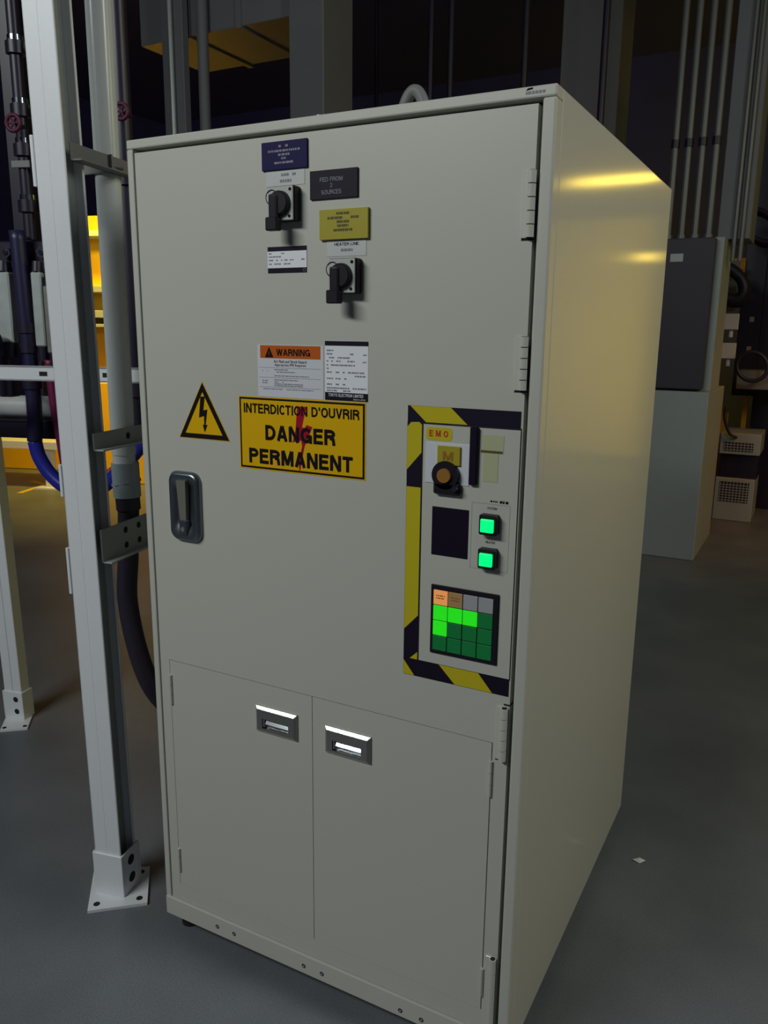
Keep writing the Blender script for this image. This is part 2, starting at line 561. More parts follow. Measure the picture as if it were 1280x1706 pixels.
# latch handle: chrome dish with a paddle
b = MB()
hx0, hx1, hz0, hz1 = 0.080, 0.167, 1.054, 1.211
L = b.rrect_loop
b.loft([(L(hx0, hx1, hz0, hz1, 0.022), 0.002), (L(hx0, hx1, hz0, hz1, 0.022), -0.004), (L(hx0 + .005, hx1 - .005, hz0 + .005, hz1 - .005, 0.019), -0.011),
        (L(hx0 + .011, hx1 - .011, hz0 + .012, hz1 - .011, 0.016), -0.0115), (L(hx0 + .017, hx1 - .017, hz0 + .030, hz1 - .024, 0.018), -0.004),
        (L(hx0 + .022, hx1 - .022, hz0 + .036, hz1 - .030, 0.016), 0.0012)], 'latch_metal')
hd = b.build('door_latch', door, label='chrome latch dish')
b = MB()
xc = (hx0 + hx1) / 2 - 0.003
b.raw([(xc - .013, -.013, 1.192), (xc + .013, -.013, 1.192), (xc + .009, -.010, 1.10), (xc - .009, -.010, 1.10),
       (xc - .013, -.002, 1.192), (xc + .013, -.002, 1.192), (xc + .009, 0, 1.10), (xc - .009, 0, 1.10)],
      [(0, 1, 2, 3), (7, 6, 5, 4), (0, 4, 5, 1), (1, 5, 6, 2), (2, 6, 7, 3), (3, 7, 4, 0)], 'paddle_grey')
b.box(xc - .010, xc + .012, -0.0135, 0.0, 1.068, 1.103, 'latch_metal', 0.002)
b.cyl((xc + .001, -0.0142, 1.082), (xc + .001, -0.012, 1.082), 0.0055, 'paddle_grey', seg=14)
b.build('latch_paddle', hd)

# lower access doors
for k, (x0, x1) in enumerate(((lx0, lm - 0.0008), (lm + 0.0008, lx1))):
    b = MB()
    b.box(x0, x1, 0.002, 0.028, lz0, lz1, 'cabinet_paint')
    ad = b.build('access_door', cab)
    hx = x0 + 0.0015 if k == 0 else x1 + 0.0005
    for z0, z1 in ((0.640, 0.715), (0.185, 0.250)):
        h = MB()
        for q in range(3):
            s = (z1 - z0) / 3
            h.cyl((hx, 0.0, z0 + q * s + .0006), (hx, 0.0, z0 + (q + 1) * s - .0006), 0.0042, 'cabinet_paint', seg=12)
        h.build('door_hinge', ad)
    rx0, rx1, rz0, rz1 = (0.3035, 0.4135, 0.6385, 0.6995) if k == 0 else (0.4865, 0.597, 0.6345, 0.6955)
    b = MB()
    ix0, ix1, iz0, iz1 = rx0 + .020, rx1 - .020, rz0 + .011, rz1 - .027
    R4 = lambda a, c, d, e: [(a, d), (c, d), (c, e), (a, e)]
    b.loft([(R4(rx0, rx1, rz0, rz1), 0.002), (R4(rx0, rx1, rz0, rz1), -0.002), (R4(rx0 + .006, rx1 - .006, rz0 + .006, rz1 - .006), -0.007),
            (R4(ix0, ix1, iz0, iz1), -0.007), (R4(ix0, ix1, iz0, iz1), 0.0012)], 'steel', smooth=False)
    rp = b.build('recessed_pull', ad, label='steel recessed pull plate')
    b = MB()
    b.raw([(ix0 + .008, 0.0008, iz1 - .001), (ix1 - .001, 0.0008, iz1 - .001), (ix1 - .001, -0.0068, iz0 + .012), (ix0 + .008, -0.0068, iz0 + .012),
           (ix1 - .001, -0.001, iz0 + .001), (ix0 + .008, -0.001, iz0 + .001)],
          [(0, 1, 2, 3), (3, 2, 4, 5)], 'chrome')
    b.box(ix0 + .001, ix0 + .005, -0.0055, 0.001, iz0 + .002, iz1 - .001, 'chrome', 0.001)
    b.build('pull_flap', rp)

# ---- EMO control panel with hazard tape
b = MB()
b.rect(0.699, 0.8895, 0.8865, 1.3545, 0.0012, 'gap_black')
b.box(0.7025, 0.8885, -0.0006, 0.002, 0.8895, 1.3515, 'cabinet_paint')
panel = b.build('control_panel', cab)

# tape strips (each one strip of printed tape)
y = 0.0004
b = MB()
b.rect(0.669, 0.8870, 1.3545, 1.3840, y + .0004, 'tape_black', 0.001)
b.poly([(0.6740, 1.3838), (0.7555, 1.3838), (0.7885, 1.3550), (0.7065, 1.3550)], y, 'tape_yellow')
b.build('hazard_tape', cab)
b = MB()
b.rect(0.6685, 0.6990, 0.8885, 1.3545, y + .0004, 'tape_black', 0.001)
b.poly([(0.6690, 1.345), (0.6765, 1.3535), (0.6930, 1.3545), (0.6985, 1.350), (0.6985, 1.298), (0.6690, 1.264)], y, 'tape_yellow')
b.poly([(0.6690, 1.232), (0.6985, 1.232), (0.6985, 0.980), (0.6690, 0.948)], y, 'tape_yellow')
b.poly([(0.6825, 0.8890), (0.6985, 0.9045), (0.6985, 0.8890)], y, 'tape_yellow')
b.build('hazard_tape', cab)
b = MB()
b.rect(0.6685, 0.8880, 0.8540, 0.8885, y + .0004, 'tape_black', 0.001)
b.poly([(0.6690, 0.8840), (0.6930, 0.8545), (0.6690, 0.8545)], y, 'tape_yellow')
b.poly([(0.7455, 0.8880), (0.8270, 0.8880), (0.8560, 0.8545), (0.7795, 0.8545)], y, 'tape_yellow')
b.build('hazard_tape', cab)

# EMO sticker and emergency button
b = MB()
b.poly(b.rrect_loop(0.7085, 0.7600, 1.3235, 1.3470, 0.006), -0.0012, 'tape_yellow')
b.text('E M O', 0.7335, 1.3360, 0.0375, 0.0115, -0.0016, 'ink_red', 0.025)
b.build('emergency_sticker', panel)
b = MB()
b.box(0.7080, 0.7960, -0.0020, 0.001, 1.2440, 1.3200, 'sticker_white', 0.0008)
b.box(0.7335, 0.7790, -0.0060, -0.001, 1.2800, 1.3150, 'yellow_plate', 0.001)
b.text('M', 0.7550, 1.2970, 0.020, 0.016, -0.0066, 'bronze', 0.02)
em = b.build('emergency_button', panel)
b = MB()
b.cyl((0.752, 0.0, 1.262), (0.752, -0.012, 1.262), 0.026, 'black_plastic', seg=28)
b.cyl((0.752, -0.012, 1.262), (0.752, -0.018, 1.262), 0.013, 'bronze', seg=28)
b.build('mushroom_knob', em)
b = MB()
b.box(0.729, 0.782, -0.012, 0.0, 1.226, 1.248, 'black_plastic', 0.003)
b.cyl((0.774, -0.011, 1.240), (0.774, -0.017, 1.240), 0.0055, 'chrome', seg=14)
b.build('key_lock', em)
b = MB()
b.box(0.797, 0.8125, -0.009, 0.0, 1.2480, 1.3530, 'dark_glass', 0.002)
b.build('guard_bar', panel)
b = MB()
b.rect(0.8190, 0.8590, 1.3100, 1.3400, -0.0012, 'pale_lime')
b.rect(0.8165, 0.8575, 1.3085, 1.3125, -0.0016, 'ink_olive')
b.rect(0.8220, 0.8500, 1.2560, 1.3075, -0.0012, 'pale_lime')
b.build('status_plate', panel)
b = MB()
b.box(0.7240, 0.7980, -0.0016, 0.001, 1.1070, 1.2000, 'dark_glass', 0.0008)
b.build('panel_meter', panel)

# outlined box with two lit push buttons
b = MB()
t = 0.0005
for x0, x1, z0, z1 in ((0.803, 0.876, 1.216, 1.216 + t), (0.876 - t, 0.876, 1.093, 1.216), (0.803, 0.876, 1.093, 1.093 + t), (0.803, 0.803 + t, 1.093, 1.216)):
    b.rect(x0, x1, z0, z1, -0.0009, 'ink_faint', 0.0003)
b.dashes(0.838, 0.852, 1.2215, 0.003, -0.0010, 'ink_black', 0.9)
b.dashes(0.856, 0.872, 1.2215, 0.0045, -0.0010, 'ink_black', 1.0)
b.text('SYSTEM', 0.842, 1.2085, 0.018, 0.0042, -0.0010, 'ink_black')
b.text('HEATER', 0.841, 1.1455, 0.018, 0.0042, -0.0010, 'ink_black')
b.build('button_legend', panel)
for z0 in (1.1615, 1.0985):
    b = MB()
    b.box(0.8235, 0.8570, -0.017, 0.001, z0, z0 + 0.037, 'black_plastic', 0.002)
    pb = b.build('push_button', panel)
    b = MB()
    b.box(0.8280, 0.8525, -0.022, -0.015, z0 + 0.006, z0 + 0.030, 'lens_green', 0.0015, 2)
    b.build('button_lens', pb, label='glowing green square lens')

# annunciator: 4 x 4 tiles
gx0, gx1, gz0, gz1 = 0.7270, 0.8635, 0.9120, 1.0495
b = MB()
b.box(gx0, gx1, -0.0040, 0.001, gz0, gz1, 'black_plastic', 0.001)
ann = b.build('annunciator_panel', panel)
kinds = [['tile_amber_lit', 'tile_amber_dim', 'tile_grey', 'tile_grey'],
         ['tile_green_lit', 'tile_green_lit', 'tile_green_lit', 'tile_green_dark'],
         ['tile_green_lit', 'tile_green_dark', 'tile_green_dark', 'tile_green_dark'],
         ['tile_green_dark'] * 4]
ax0, ax1, az0, az1 = gx0 + .0055, gx1 - .0095, gz0 + .007, gz1 - .0085
for r in range(4):
    for c in range(4):
        sx = (ax1 - ax0) / 4; sz = (az1 - az0) / 4
        b = MB()
        b.box(ax0 + c * sx + .0008, ax0 + (c + 1) * sx - .0008, -0.0056, -0.003, az1 - (r + 1) * sz + .0008, az1 - r * sz - .0008, kinds[r][c], 0.0006)
        if r == 0 and c < 2:
            cx, cz = ax0 + (c + .5) * sx, az1 - .5 * sz
            for q in (0.004, -0.001):
                b.dashes(cx - 0.009, cx + 0.009, cz + q, 0.0022, -0.0058, 'bronze', 0.9)
        b.build('indicator_tile', ann, label='lit green tile' if kinds[r][c] == 'tile_green_lit' else ('glowing orange tile' if kinds[r][c] == 'tile_amber_lit' else None))

# ---- rotary switches
for k, (x0, z0) in enumerate(((0.3745, 1.7175), (0.5085, 1.5840))):
    x1, z1 = x0 + 0.0605, z0 + 0.0625
    b = MB()
    b.box(x0, x1, -0.019, 0.002, z0, z1, 'black_plastic', 0.002)
    sw = b.build('rotary_switch', cab)
    b = MB()
    b.box(x0 + .001, x1 - .002, -0.0215, -0.0185, z0 + .001, z1 - .001, 'plate_grey', 0.001)
    for px, pz in ((x1 - .008, z1 - .007), (x1 - .010, z0 + .008)):
        b.cyl((px, -0.0218, pz), (px, -0.0222, pz), 0.003, 'ink_black', seg=10)
    b.ring((x0 + .011, -0.0222, z0 + .043), 0.013, 0.0009, (0, 1, 0), 'ink_black', seg=20, tseg=6)
    b.build('face_plate', sw, label='pale grey square face plate')
    cx, cz = x0 + .0310, z0 + .0315
    b = MB()
    b.cyl((cx, -0.021, cz), (cx, -0.030, cz), 0.0225, 'black_plastic', r1=0.0215, seg=32)
    b.cyl((cx, -0.030, cz), (cx, -0.032, cz), 0.0215, 'black_plastic', r1=0.019, seg=32)
    b.box(cx - .0190, cx + .0010, -0.036, -0.024, cz - .034, cz + .016, 'black_plastic', 0.004, 2)
    b.box(cx - .0225, cx + .0040, -0.042, -0.024, cz - .050, cz - .026, 'black_plastic', 0.002, 1)
    b.build('switch_lever', sw, label='black turning lever pointing down')

# ---- engraved placards above the switches
def placard(name, x0, x1, z0, z1, base, ink, lines, hh, th=0.002):
    b = MB()
    b.box(x0, x1, -th, 0.003, z0, z1, base, 0.0005)
    for s, cz, wd in lines:
        b.text(s, (x0 + x1) / 2 + 0.001, cz, wd, hh, -th - 0.0004, ink, 0.01)
    return b.build(name, cab)


b = MB()
b.box(0.3495, 0.4530, -0.0022, 0.003, 1.8125, 1.8625, 'navy_plate', 0.0005)
for z, wd in ((1.8535, .024), (1.8455, .072), (1.8385, .026), (1.8320, .012), (1.8245, .044)):
    b.dashes(0.4013 - wd / 2, 0.4013 + wd / 2, z, 0.0038, -0.0026, 'ink_pale', 0.9)
b.build('blue_placard', cab)
b = MB()
b.box(0.4585, 0.5610, -0.0022, 0.003, 1.7540, 1.8040, 'charcoal_plate', 0.0005)
b.text('FED FROM', 0.5055, 1.7875, 0.049, 0.0075, -0.0026, 'ink_pale')
b.text('2', 0.5055, 1.7770, 0.005, 0.0065, -0.0026, 'ink_pale')
b.text('SOURCES', 0.5055, 1.7655, 0.043, 0.0075, -0.0026, 'ink_pale')
b.build('black_placard', cab)
b = MB()
b.box(0.4805, 0.5845, -0.0045, 0.003, 1.6815, 1.7345, 'yellow_plate', 0.0005)
for z, wd in ((1.7270, .028), (1.7195, .066), (1.7125, .026), (1.7055, .024), (1.6980, .040)):
    b.dashes(0.5315 - wd / 2, 0.5315 + wd / 2, z, 0.0042, -0.0050, 'ink_olive', 0.93)
b.build('yellow_placard', cab)
b = MB()
b.rect(0.3570, 0.4450, 1.7840, 1.8105, 0.0012, 'sticker_clear')
b.dashes(0.392, 0.425, 1.8035, 0.0045, 0.0008, 'ink_faint', 0.9)
b.dashes(0.389, 0.415, 1.7925, 0.0050, 0.0008, 'ink_faint', 0.95)
b.build('switch_label', cab)
b = MB()
b.rect(0.4940, 0.5780, 1.6520, 1.6800, 0.0012, 'sticker_clear')
b.text('HEATER LINE', 0.5360, 1.6735, 0.052, 0.0052, 0.0008, 'ink_black')
b.dashes(0.524, 0.549, 1.6630, 0.0045, 0.0008, 'ink_faint', 0.95)
b.build('switch_label', cab)
b = MB()
b.rect(0.3570, 0.4480, 1.6250, 1.6740, 0.0014, 'tape_black')
b.rect(0.3570, 0.4480, 1.6345, 1.6655, 0.0009, 'sticker_bright')
for z, x1 in ((1.6615, .42), (1.6555, .40), (1.6490, .418), (1.6420, .415)):
    b.dashes(0.360, x1, z, 0.0022, 0.0005, 'ink_faint', 0.7)
b.dashes(0.436, 0.445, 1.6495, 0.0025, 0.0005, 'ink_faint', 1)
b.ring((0.4430, 0.0008, 1.6297), 0.0030, 0.0005, (0, 1, 0), 'ink_pale', seg=16, tseg=4)
b.build('rating_sticker', cab)

# ---- warning stickers
b = MB()
b.rect(0.3270, 0.4840, 1.3850, 1.4880, 0.0014, 'sticker_white')
b.rect(0.3340, 0.4775, 1.4620, 1.4870, 0.0010, 'orange_band')
b.poly([(0.346, 1.4635), (0.3665, 1.4635), (0.3560, 1.4840)], 0.0006, 'ink_black')
b.text('!', 0.3562, 1.4705, 0.0022, 0.0090, 0.0003, 'orange_band')
b.text('WARNING', 0.4140, 1.4738, 0.080, 0.0130, 0.0006, 'ink_black', 0.02)
b.print_line('Arc Flash and Shock Hazard', 0.4060, 1.4560, 0.078, 0.0058, 0.0010, 'ink_black')
b.print_line('Appropriate PPE Required', 0.4060, 1.4485, 0.074, 0.0062, 0.0010, 'ink_black')
for z in (1.4430, 1.4235, 1.4045):
    b.rect(0.3310, 0.4780, z, z + .0005, 0.0010, 'ink_faint', 0.0003)
for z, x1 in ((1.4395, .40), (1.4350, .418), (1.4275, .45), (1.4195, .425), (1.4155, .39), (1.4115, .436), (1.4080, .436)):
    b.dashes(0.3680, x1, z, 0.0018, 0.0010, 'ink_faint', 0.92)
b.dashes(0.340, 0.462, 1.4010, 0.0016, 0.0010, 'ink_faint', 0.9)
for z in (1.4370, 1.4175, 1.4130):
    b.dashes(0.338, 0.352, z, 0.0018, 0.0010, 'ink_faint', 0.7)
b.build('warning_sticker', cab)
b = MB()
b.rect(0.4880, 0.5835, 1.3855, 1.4975, 0.0014, 'sticker_bright')
b.rect(0.4880, 0.5835, 1.4890, 1.4975, 0.0010, 'tape_black')
b.rect(0.4880, 0.5835, 1.3855, 1.4005, 0.0010, 'tape_black')
b.text('TOKYO ELECTRON LIMITED', 0.5350, 1.3955, 0.078, 0.0058, 0.0006, 'ink_white', 0.012)
b.text('MADE IN JAPAN', 0.5650, 1.3885, 0.026, 0.0026, 0.0006, 'ink_white')
for z, x0, x1 in ((1.4800, .492, .508), (1.4735, .492, .510), (1.4735, .544, .553), (1.4665, .492, .543), (1.4600, .492, .554), (1.4525, .492, .557), (1.4460, .492, .498),
                  (1.4390, .492, .578), (1.4325, .546, .578), (1.4270, .492, .536), (1.4160, .492, .535), (1.4090, .492, .580), (1.4040, .492, .545), (1.4725, .573, .580), (1.4590, .572, .580)):
    b.dashes(x0, x1, z, 0.0026, 0.0010, 'ink_faint', 0.85)
b.build('rating_sticker', cab)

# ---- voltage triangle
b = MB()
A, Bq, Cq = (0.1800, 1.4095), (0.2510, 1.2855), (0.1100, 1.2855)
b.poly([A, Bq, Cq], 0.0014, 'sign_yellow')


def inset(k):
    gx, gz = (A[0] + Bq[0] + Cq[0]) / 3, (A[1] + Bq[1] + Cq[1]) / 3
    return [(gx + (p[0] - gx) * k, gz + (p[1] - gz) * k) for p in (A, Bq, Cq)]


b.poly(inset(0.965), 0.0010, 'ink_black')
b.poly(inset(0.72), 0.0006, 'sign_yellow')
b.poly([(0.1745, 1.3770), (0.1865, 1.3775), (0.1815, 1.3480), (0.1925, 1.3505), (0.1865, 1.3170), (0.1915, 1.3180), (0.1835, 1.3010), (0.1785, 1.3175), (0.1825, 1.3170), (0.1830, 1.3360), (0.1690, 1.3320)], 0.0002, 'ink_black')
b.build('high_voltage_triangle', cab)

# ---- large yellow sign
b = MB()
b.rect(0.2760, 0.5795, 1.2330, 1.3840, 0.0014, 'sign_yellow')
b.rect(0.2785, 0.5770, 1.2355, 1.3815, 0.0010, 'ink_black')
b.rect(0.2825, 0.5730, 1.2395, 1.3775, 0.0006, 'sign_yellow')
b.poly([(0.4225, 1.3690), (0.4440, 1.3690), (0.4335, 1.3280), (0.4400, 1.3270), (0.4445, 1.3330), (0.4585, 1.3300), (0.4390, 1.2890), (0.4320, 1.2580), (0.4270, 1.2360),
        (0.4240, 1.2540), (0.4335, 1.2900), (0.4310, 1.3010), (0.4100, 1.2960), (0.4180, 1.3220)], 0.0003, 'crimson_mark')
b.text("INTERDICTION D'OUVRIR", 0.4275, 1.3600, 0.276, 0.0195, -0.0001, 'ink_black', 0.018)
b.text('DANGER', 0.4275, 1.3120, 0.168, 0.0310, -0.0001, 'ink_black', 0.036)
b.text('PERMANENT', 0.4260, 1.2620, 0.250, 0.0310, -0.0001, 'ink_black', 0.036)
b.build('danger_sign', cab)

# ---- small maker mark on the top rail, curved bracket on the roof
b = MB()
b.poly([(0.870, 1.8935), (0.8735, 1.8970), (0.8815, 1.8975), (0.8815, 1.8950)], -0.0004, 'ink_black')
b.dashes(0.870, 0.902, 1.8900, 0.0042, -0.0004, 'ink_faint', 0.95)
b.build('maker_mark', cab)
b = MB()
b.tube([(0.385, 0.50, H), (0.392, 0.50, 2.02), (0.420, 0.50, 2.066), (0.448, 0.50, 2.03), (0.462, 0.50, H)], 0.014, 'structure_grey', seg=14)
b.build('roof_loop', cab)
b = MB()
b.cyl((0.210, 0.42, H), (0.210, 0.42, 2.018), 0.008, 'galvanised', seg=12)
b.build('roof_stud', cab)

# ------------------------------------------------------------------ steel post in front on the left, with base plate
post = thing('strut_post', (-0.22, 0.05, 0), 'tall white steel channel post on a bolted floor plate left of the cabinet', 'post')
ang = math.radians(12)
lean = Matrix.Identity(4)
lean[0][2] = -0.016
PM = Matrix.Translation((-0.228, 0.050, 0)) @ lean @ Matrix.Rotation(ang, 4, 'Z')
b = MB()
hw, hd_ = 0.040, 0.034
t = 0.0035
PT = 3.4
b.box(-hw, -0.0006, -hd_, -hd_ + t, 0.01, PT, 'strut_white', 0.0012, 1, PM)      # two channels back to back: front webs
b.box(0.0006, hw, -hd_, -hd_ + t, 0.01, PT, 'strut_white', 0.0012, 1, PM)
b.box(-hw, hw, hd_ - t, hd_, 0.01, PT, 'strut_white', 0.0012, 1, PM)
b.box(-0.002, 0.002, -hd_ + .0005, hd_, 0.01, PT, 'strut_white', 0, 1, PM)
for s in (-1, 1):
    b.box(s * hw - t / 2 * (1 + s), s * hw + t / 2 * (1 - s), -hd_, -hd_ + .0045, 0.01, PT, 'strut_white', 0.001, 1, PM)
    b.box(s * hw - t / 2 * (1 + s), s * hw + t / 2 * (1 - s), hd_ - .008, hd_, 0.01, PT, 'strut_white', 0.001, 1, PM)
    xx = s * (hw - .028)
    b.box(xx - .0015, xx + .0015, -hd_ + .003, hd_ - .003, 0.01, PT, 'galvanised', 0, 1, PM)
b.build('channel', post)
b = MB()
cs = [(-0.223, -0.064), (-0.108, 0.037), (-0.212, 0.154), (-0.335, 0.061)]
b.raw([(x, y, 0) for x, y in cs] + [(x, y, 0.008) for x, y in cs], [(3, 2, 1, 0), (4, 5, 6, 7), (0, 1, 5, 4), (1, 2, 6, 5), (2, 3, 7, 6), (3, 0, 4, 7)], 'strut_white')
cxm, cym = -0.2195, 0.047
for x, y in cs:
    qx, qy = cxm + (x - cxm) * 0.72, cym + (y - cym) * 0.72
    b.cyl((qx, qy, 0.0078), (qx, qy, 0.0088), 0.0085, 'gap_black', seg=16)
b.build('base_plate', post)
b = MB()
o = 0.0055
b.box(-hw - o, hw + o, -hd_ - o, -hd_, 0.008, 0.13, 'strut_white', 0.0015, 1, PM)
b.box(-hw - o, hw + o, hd_, hd_ + o, 0.008, 0.13, 'strut_white', 0.0015, 1, PM)
b.box(-hw - o, -hw, -hd_, hd_, 0.008, 0.13, 'strut_white', 0, 1, PM)
b.box(hw, hw + o, -hd_, hd_ + .012, 0.008, 0.13, 'strut_white', 0.001, 1, PM)
for z in (0.045, 0.098):
    b.cyl((hw + o - .001, 0.002, z), (hw + o + .0008, 0.002, z), 0.014, 'gap_black', seg=20, M=PM)
b.build('post_socket', post)
for z0, z1 in ((1.11, 1.19), (0.86, 0.98), (1.83, 1.94)):
    b = MB()
    b.box(-hw - .008, -hw, -hd_ - .003, hd_, z0, z1, 'strut_white', 0.001, 1, PM)
    b.build('splice_plate', post)

# brackets running back from the post
def pm_bracket(z0, z1, zlen, holes, mname):
    b = MB()
    x = hw + .001
    b.box(x, x + .005, -0.018, zlen, z0, z1, mname, 0.001, 1, PM)
    b.box(x, x + .030, -0.018, zlen, z0, z0 + .004, mname, 0.001, 1, PM)
    for yy, zz in holes:
        b.cyl((x + .004, yy, zz), (x + .0058, yy, zz), 0.0085, 'gap_black', seg=16, M=PM)
    return b.build('side_bracket', post, label='grey green bracket with round holes')


pm_bracket(0.943, 1.028, 0.42, [(0.085, 1.006), (0.145, 1.006), (0.085, 0.966), (0.145, 0.966), (0.205, 1.006), (0.205, 0.966)], 'switchgear_grey')
pm_bracket(1.225, 1.268, 0.42, [(0.125, 1.247), (0.21, 1.247)], 'switchgear_grey')
pm_bracket(1.885, 1.925, 0.30, [], 'structure_grey')

# ------------------------------------------------------------------ far left post with base plate
post2 = thing('strut_post', (-1.307, 0.566, 0), 'white steel channel post cut off by the left edge of the photo, farther back', 'post')
P2 = Matrix.Translation((-1.335, 0.600, 0)) @ Matrix.Rotation(ang, 4, 'Z')
lean2 = Matrix.Identity(4); lean2[0][2] = -0.03
P2 = Matrix.Translation((-1.335, 0.600, 0)) @ lean2 @ Matrix.Rotation(ang, 4, 'Z')
b = MB()
b.box(-.04, -.0006, -.024, .024, 0.01, 3.4, 'strut_white', 0.002, 1, P2)
b.box(.0006, .04, -.024, .024, 0.01, 3.4, 'strut_white', 0.002, 1, P2)
b.build('channel', post2)
b = MB()
cs = [(-1.294, 0.478), (-1.219, 0.542), (-1.320, 0.654), (-1.395, 0.590)]
b.raw([(x, y, 0) for x, y in cs] + [(x, y, 0.008) for x, y in cs], [(3, 2, 1, 0), (4, 5, 6, 7), (0, 1, 5, 4), (1, 2, 6, 5), (2, 3, 7, 6), (3, 0, 4, 7)], 'strut_white')
for x, y in cs:
    qx, qy = -1.307 + (x + 1.307) * 0.75, 0.566 + (y - 0.566) * 0.75
    b.cyl((qx, qy, 0.0078), (qx, qy, 0.0088), 0.0080, 'gap_black', seg=16)
b.build('base_plate', post2)
b = MB()
b.box(-.046, .046, -.030, .030, 0.008, 0.12, 'strut_white', 0.0015, 1, P2)
for z in (0.040, 0.090):
    b.cyl((0.015, -.029, z), (0.015, -.0308, z), 0.011, 'gap_black', seg=16, M=P2)
b.build('post_socket', post2)

# ------------------------------------------------------------------ conduit between post and cabinet
cond = thing('conduit_pipe', (-0.262, 0.22, 0), 'white vertical conduit between the post and the cabinet, ending in a dark flexible hose', 'pipe')
b = MB()
px, py = -0.282, 0.215
b.cyl((px + .006, py, 3.4), (px, py, 1.19), 0.031, 'pipe_paint', seg=28)
b.build('pipe', cond)
b = MB()
b.cyl((px, py, 1.192), (px, py, 1.16), 0.029, 'pipe_paint', seg=28)
b.cyl((px + .002, py, 1.168), (px + .004, py, 1.075), 0.036, 'fitting_grey', seg=24)
b.cyl((px + .002, py, 1.118), (px + .004, py, 1.110), 0.039, 'fitting_grey', seg=8)
b.cyl((px + .004, py, 1.078), (px + .006, py, 1.04), 0.032, 'rubber', seg=24)
b.build('coupling', cond, label='grey threaded coupling')
b = MB()
b.tube([(px + .006, py, 1.05), (px - .022, py + .015, 0.90), (px - .050, py + .03, 0.76), (px - .028, py + .04, 0.60), (px + .020, py + .05, 0.49), (px + .10, py + .09, 0.40), (px + .22, py + .14, 0.35)], 0.028, 'rubber', seg=18)
b.build('flexible_hose', cond, label='black flexible hose curving behind the cabinet')
b = MB()
b.box(px - .045, px + .055, py - .037, py - .032, 1.885, 1.925, 'structure_grey', 0.001)
b.ring((px + .002, py, 1.905), 0.034, 0.006, (0, 0, 1), 'structure_grey')
b.build('pipe_clamp', cond)

# ------------------------------------------------------------------ gas rack behind the posts
ra = math.radians(18)
RM = Matrix.Translation((-0.29, 0.30, 0)) @ Matrix.Rotation(ra, 4, 'Z')     # u along the rack, v backwards
RV = lambda u, v, z: RM @ Vector((u, v, z))


def uv(x, y):
    q = RM.inverted() @ Vector((x, y, 0))
    return q.x


G1 = 'wall mounted gas rack pieces'
rail = MB()
rail.box(-1.05, 0.24, 0.0, 0.004, 1.372, 1.412, 'strut_white', 0, 1, RM)
rail.box(-1.05, 0.24, 0.0, 0.035, 1.408, 1.412, 'strut_white', 0, 1, RM)
rail.box(-1.05, 0.24, 0.0, 0.035, 1.372, 1.376, 'strut_white', 0, 1, RM)
for u in (-0.93, -0.77, -0.61, -0.45, -0.29, -0.10, 0.02, 0.20):
    rail.box(u - .012, u + .012, -0.0008, 0.002, 1.386, 1.398, 'gap_black', 0, 1, RM)
o = rail.build('cross_rail', origin=RV(-0.3, 0, 1.39))
tag(o, 'white horizontal slotted channel rail running behind the post at chest height', 'rail')

# vertical rack pipes
pipes = [(-0.499, 0.315, 0.018, 'rack_dark', 'dark vertical gas pipe nearest the left edge of the photo'),
         (-0.462, 0.385, 0.014, 'rack_dark', 'dark vertical gas pipe in the middle of the rack left of the white post'),
         (-0.424, 0.315, 0.016, 'rack_dark', 'dark vertical gas pipe closest to the white post on its left')]
for u, v, r, mn, lb in pipes:
    b = MB()
    b.cyl(RV(u, v, 1.78), RV(u - .01, v, CZ), r, mn, seg=16)
    o = thing('gas_pipe', RV(u, v, 1.78), lb, 'pipe', 'dark gas pipes on the rack')
    b.build('pipe', o)
    for z in (1.86, 2.02, 2.13, 2.30):
        b = MB()
        b.cyl(RV(u, v, z), RV(u, v, z + .035), r * 1.6, 'rack_dark', seg=6)
        b.cyl(RV(u, v, z + .035), RV(u, v, z + .05), r * 1.25, 'chrome', seg=14)
        b.build('pipe_fitting', o)
    b = MB()
    b.box(u - .03, u + .03, v - r - .006, v - r, 1.985, 2.005, 'structure_grey', 0.001, 1, RM)
    b.build('clip', o)
for (u, v, z, lb) in ((-0.487, 0.255, 2.10, 'small dark red valve handwheel on the gas pipes left of the post'), (-0.205, 0.37, 2.15, 'small dark red valve handwheel between the conduit and the cabinet')):
    o = thing('gate_valve', RV(u, v, z), lb, 'valve')
    b = MB()
    b.ring(RV(u, v, z), 0.022, 0.006, RM.to_3x3() @ Vector((0, 1, 0)), 'valve_red', seg=20)
    for k in range(3):
        a = PI * k / 3
        b.cyl(RV(u + .022 * math.cos(a), v, z + .022 * math.sin(a)), RV(u - .022 * math.cos(a), v, z - .022 * math.sin(a)), 0.003, 'valve_red', seg=8)
    b.build('handwheel', o)
    b = MB()
    b.cyl(RV(u, v, z), RV(u, v + .06, z), 0.006, 'rack_dark', seg=10)
    b.build('stem', o)

# manifold block on which the flow meters hang
b = MB()
b.box(-0.72, -0.37, 0.29, 0.38, 1.680, 1.775, 'rack_dark', 0.004, 1, RM)
for u in (-0.56, -0.44, -0.40):
    b.cyl(RV(u, 0.29, 1.74), RV(u, 0.27, 1.74), 0.018, 'rack_dark', seg=6)
    b.cyl(RV(u, 0.27, 1.74), RV(u, 0.267, 1.74), 0.008, 'chrome', seg=12)
o = b.build('gas_manifold', origin=RV(-0.6, 0.31, 1.675))
tag(o, 'dark manifold block above the clear flow meters on the gas rack', 'manifold')

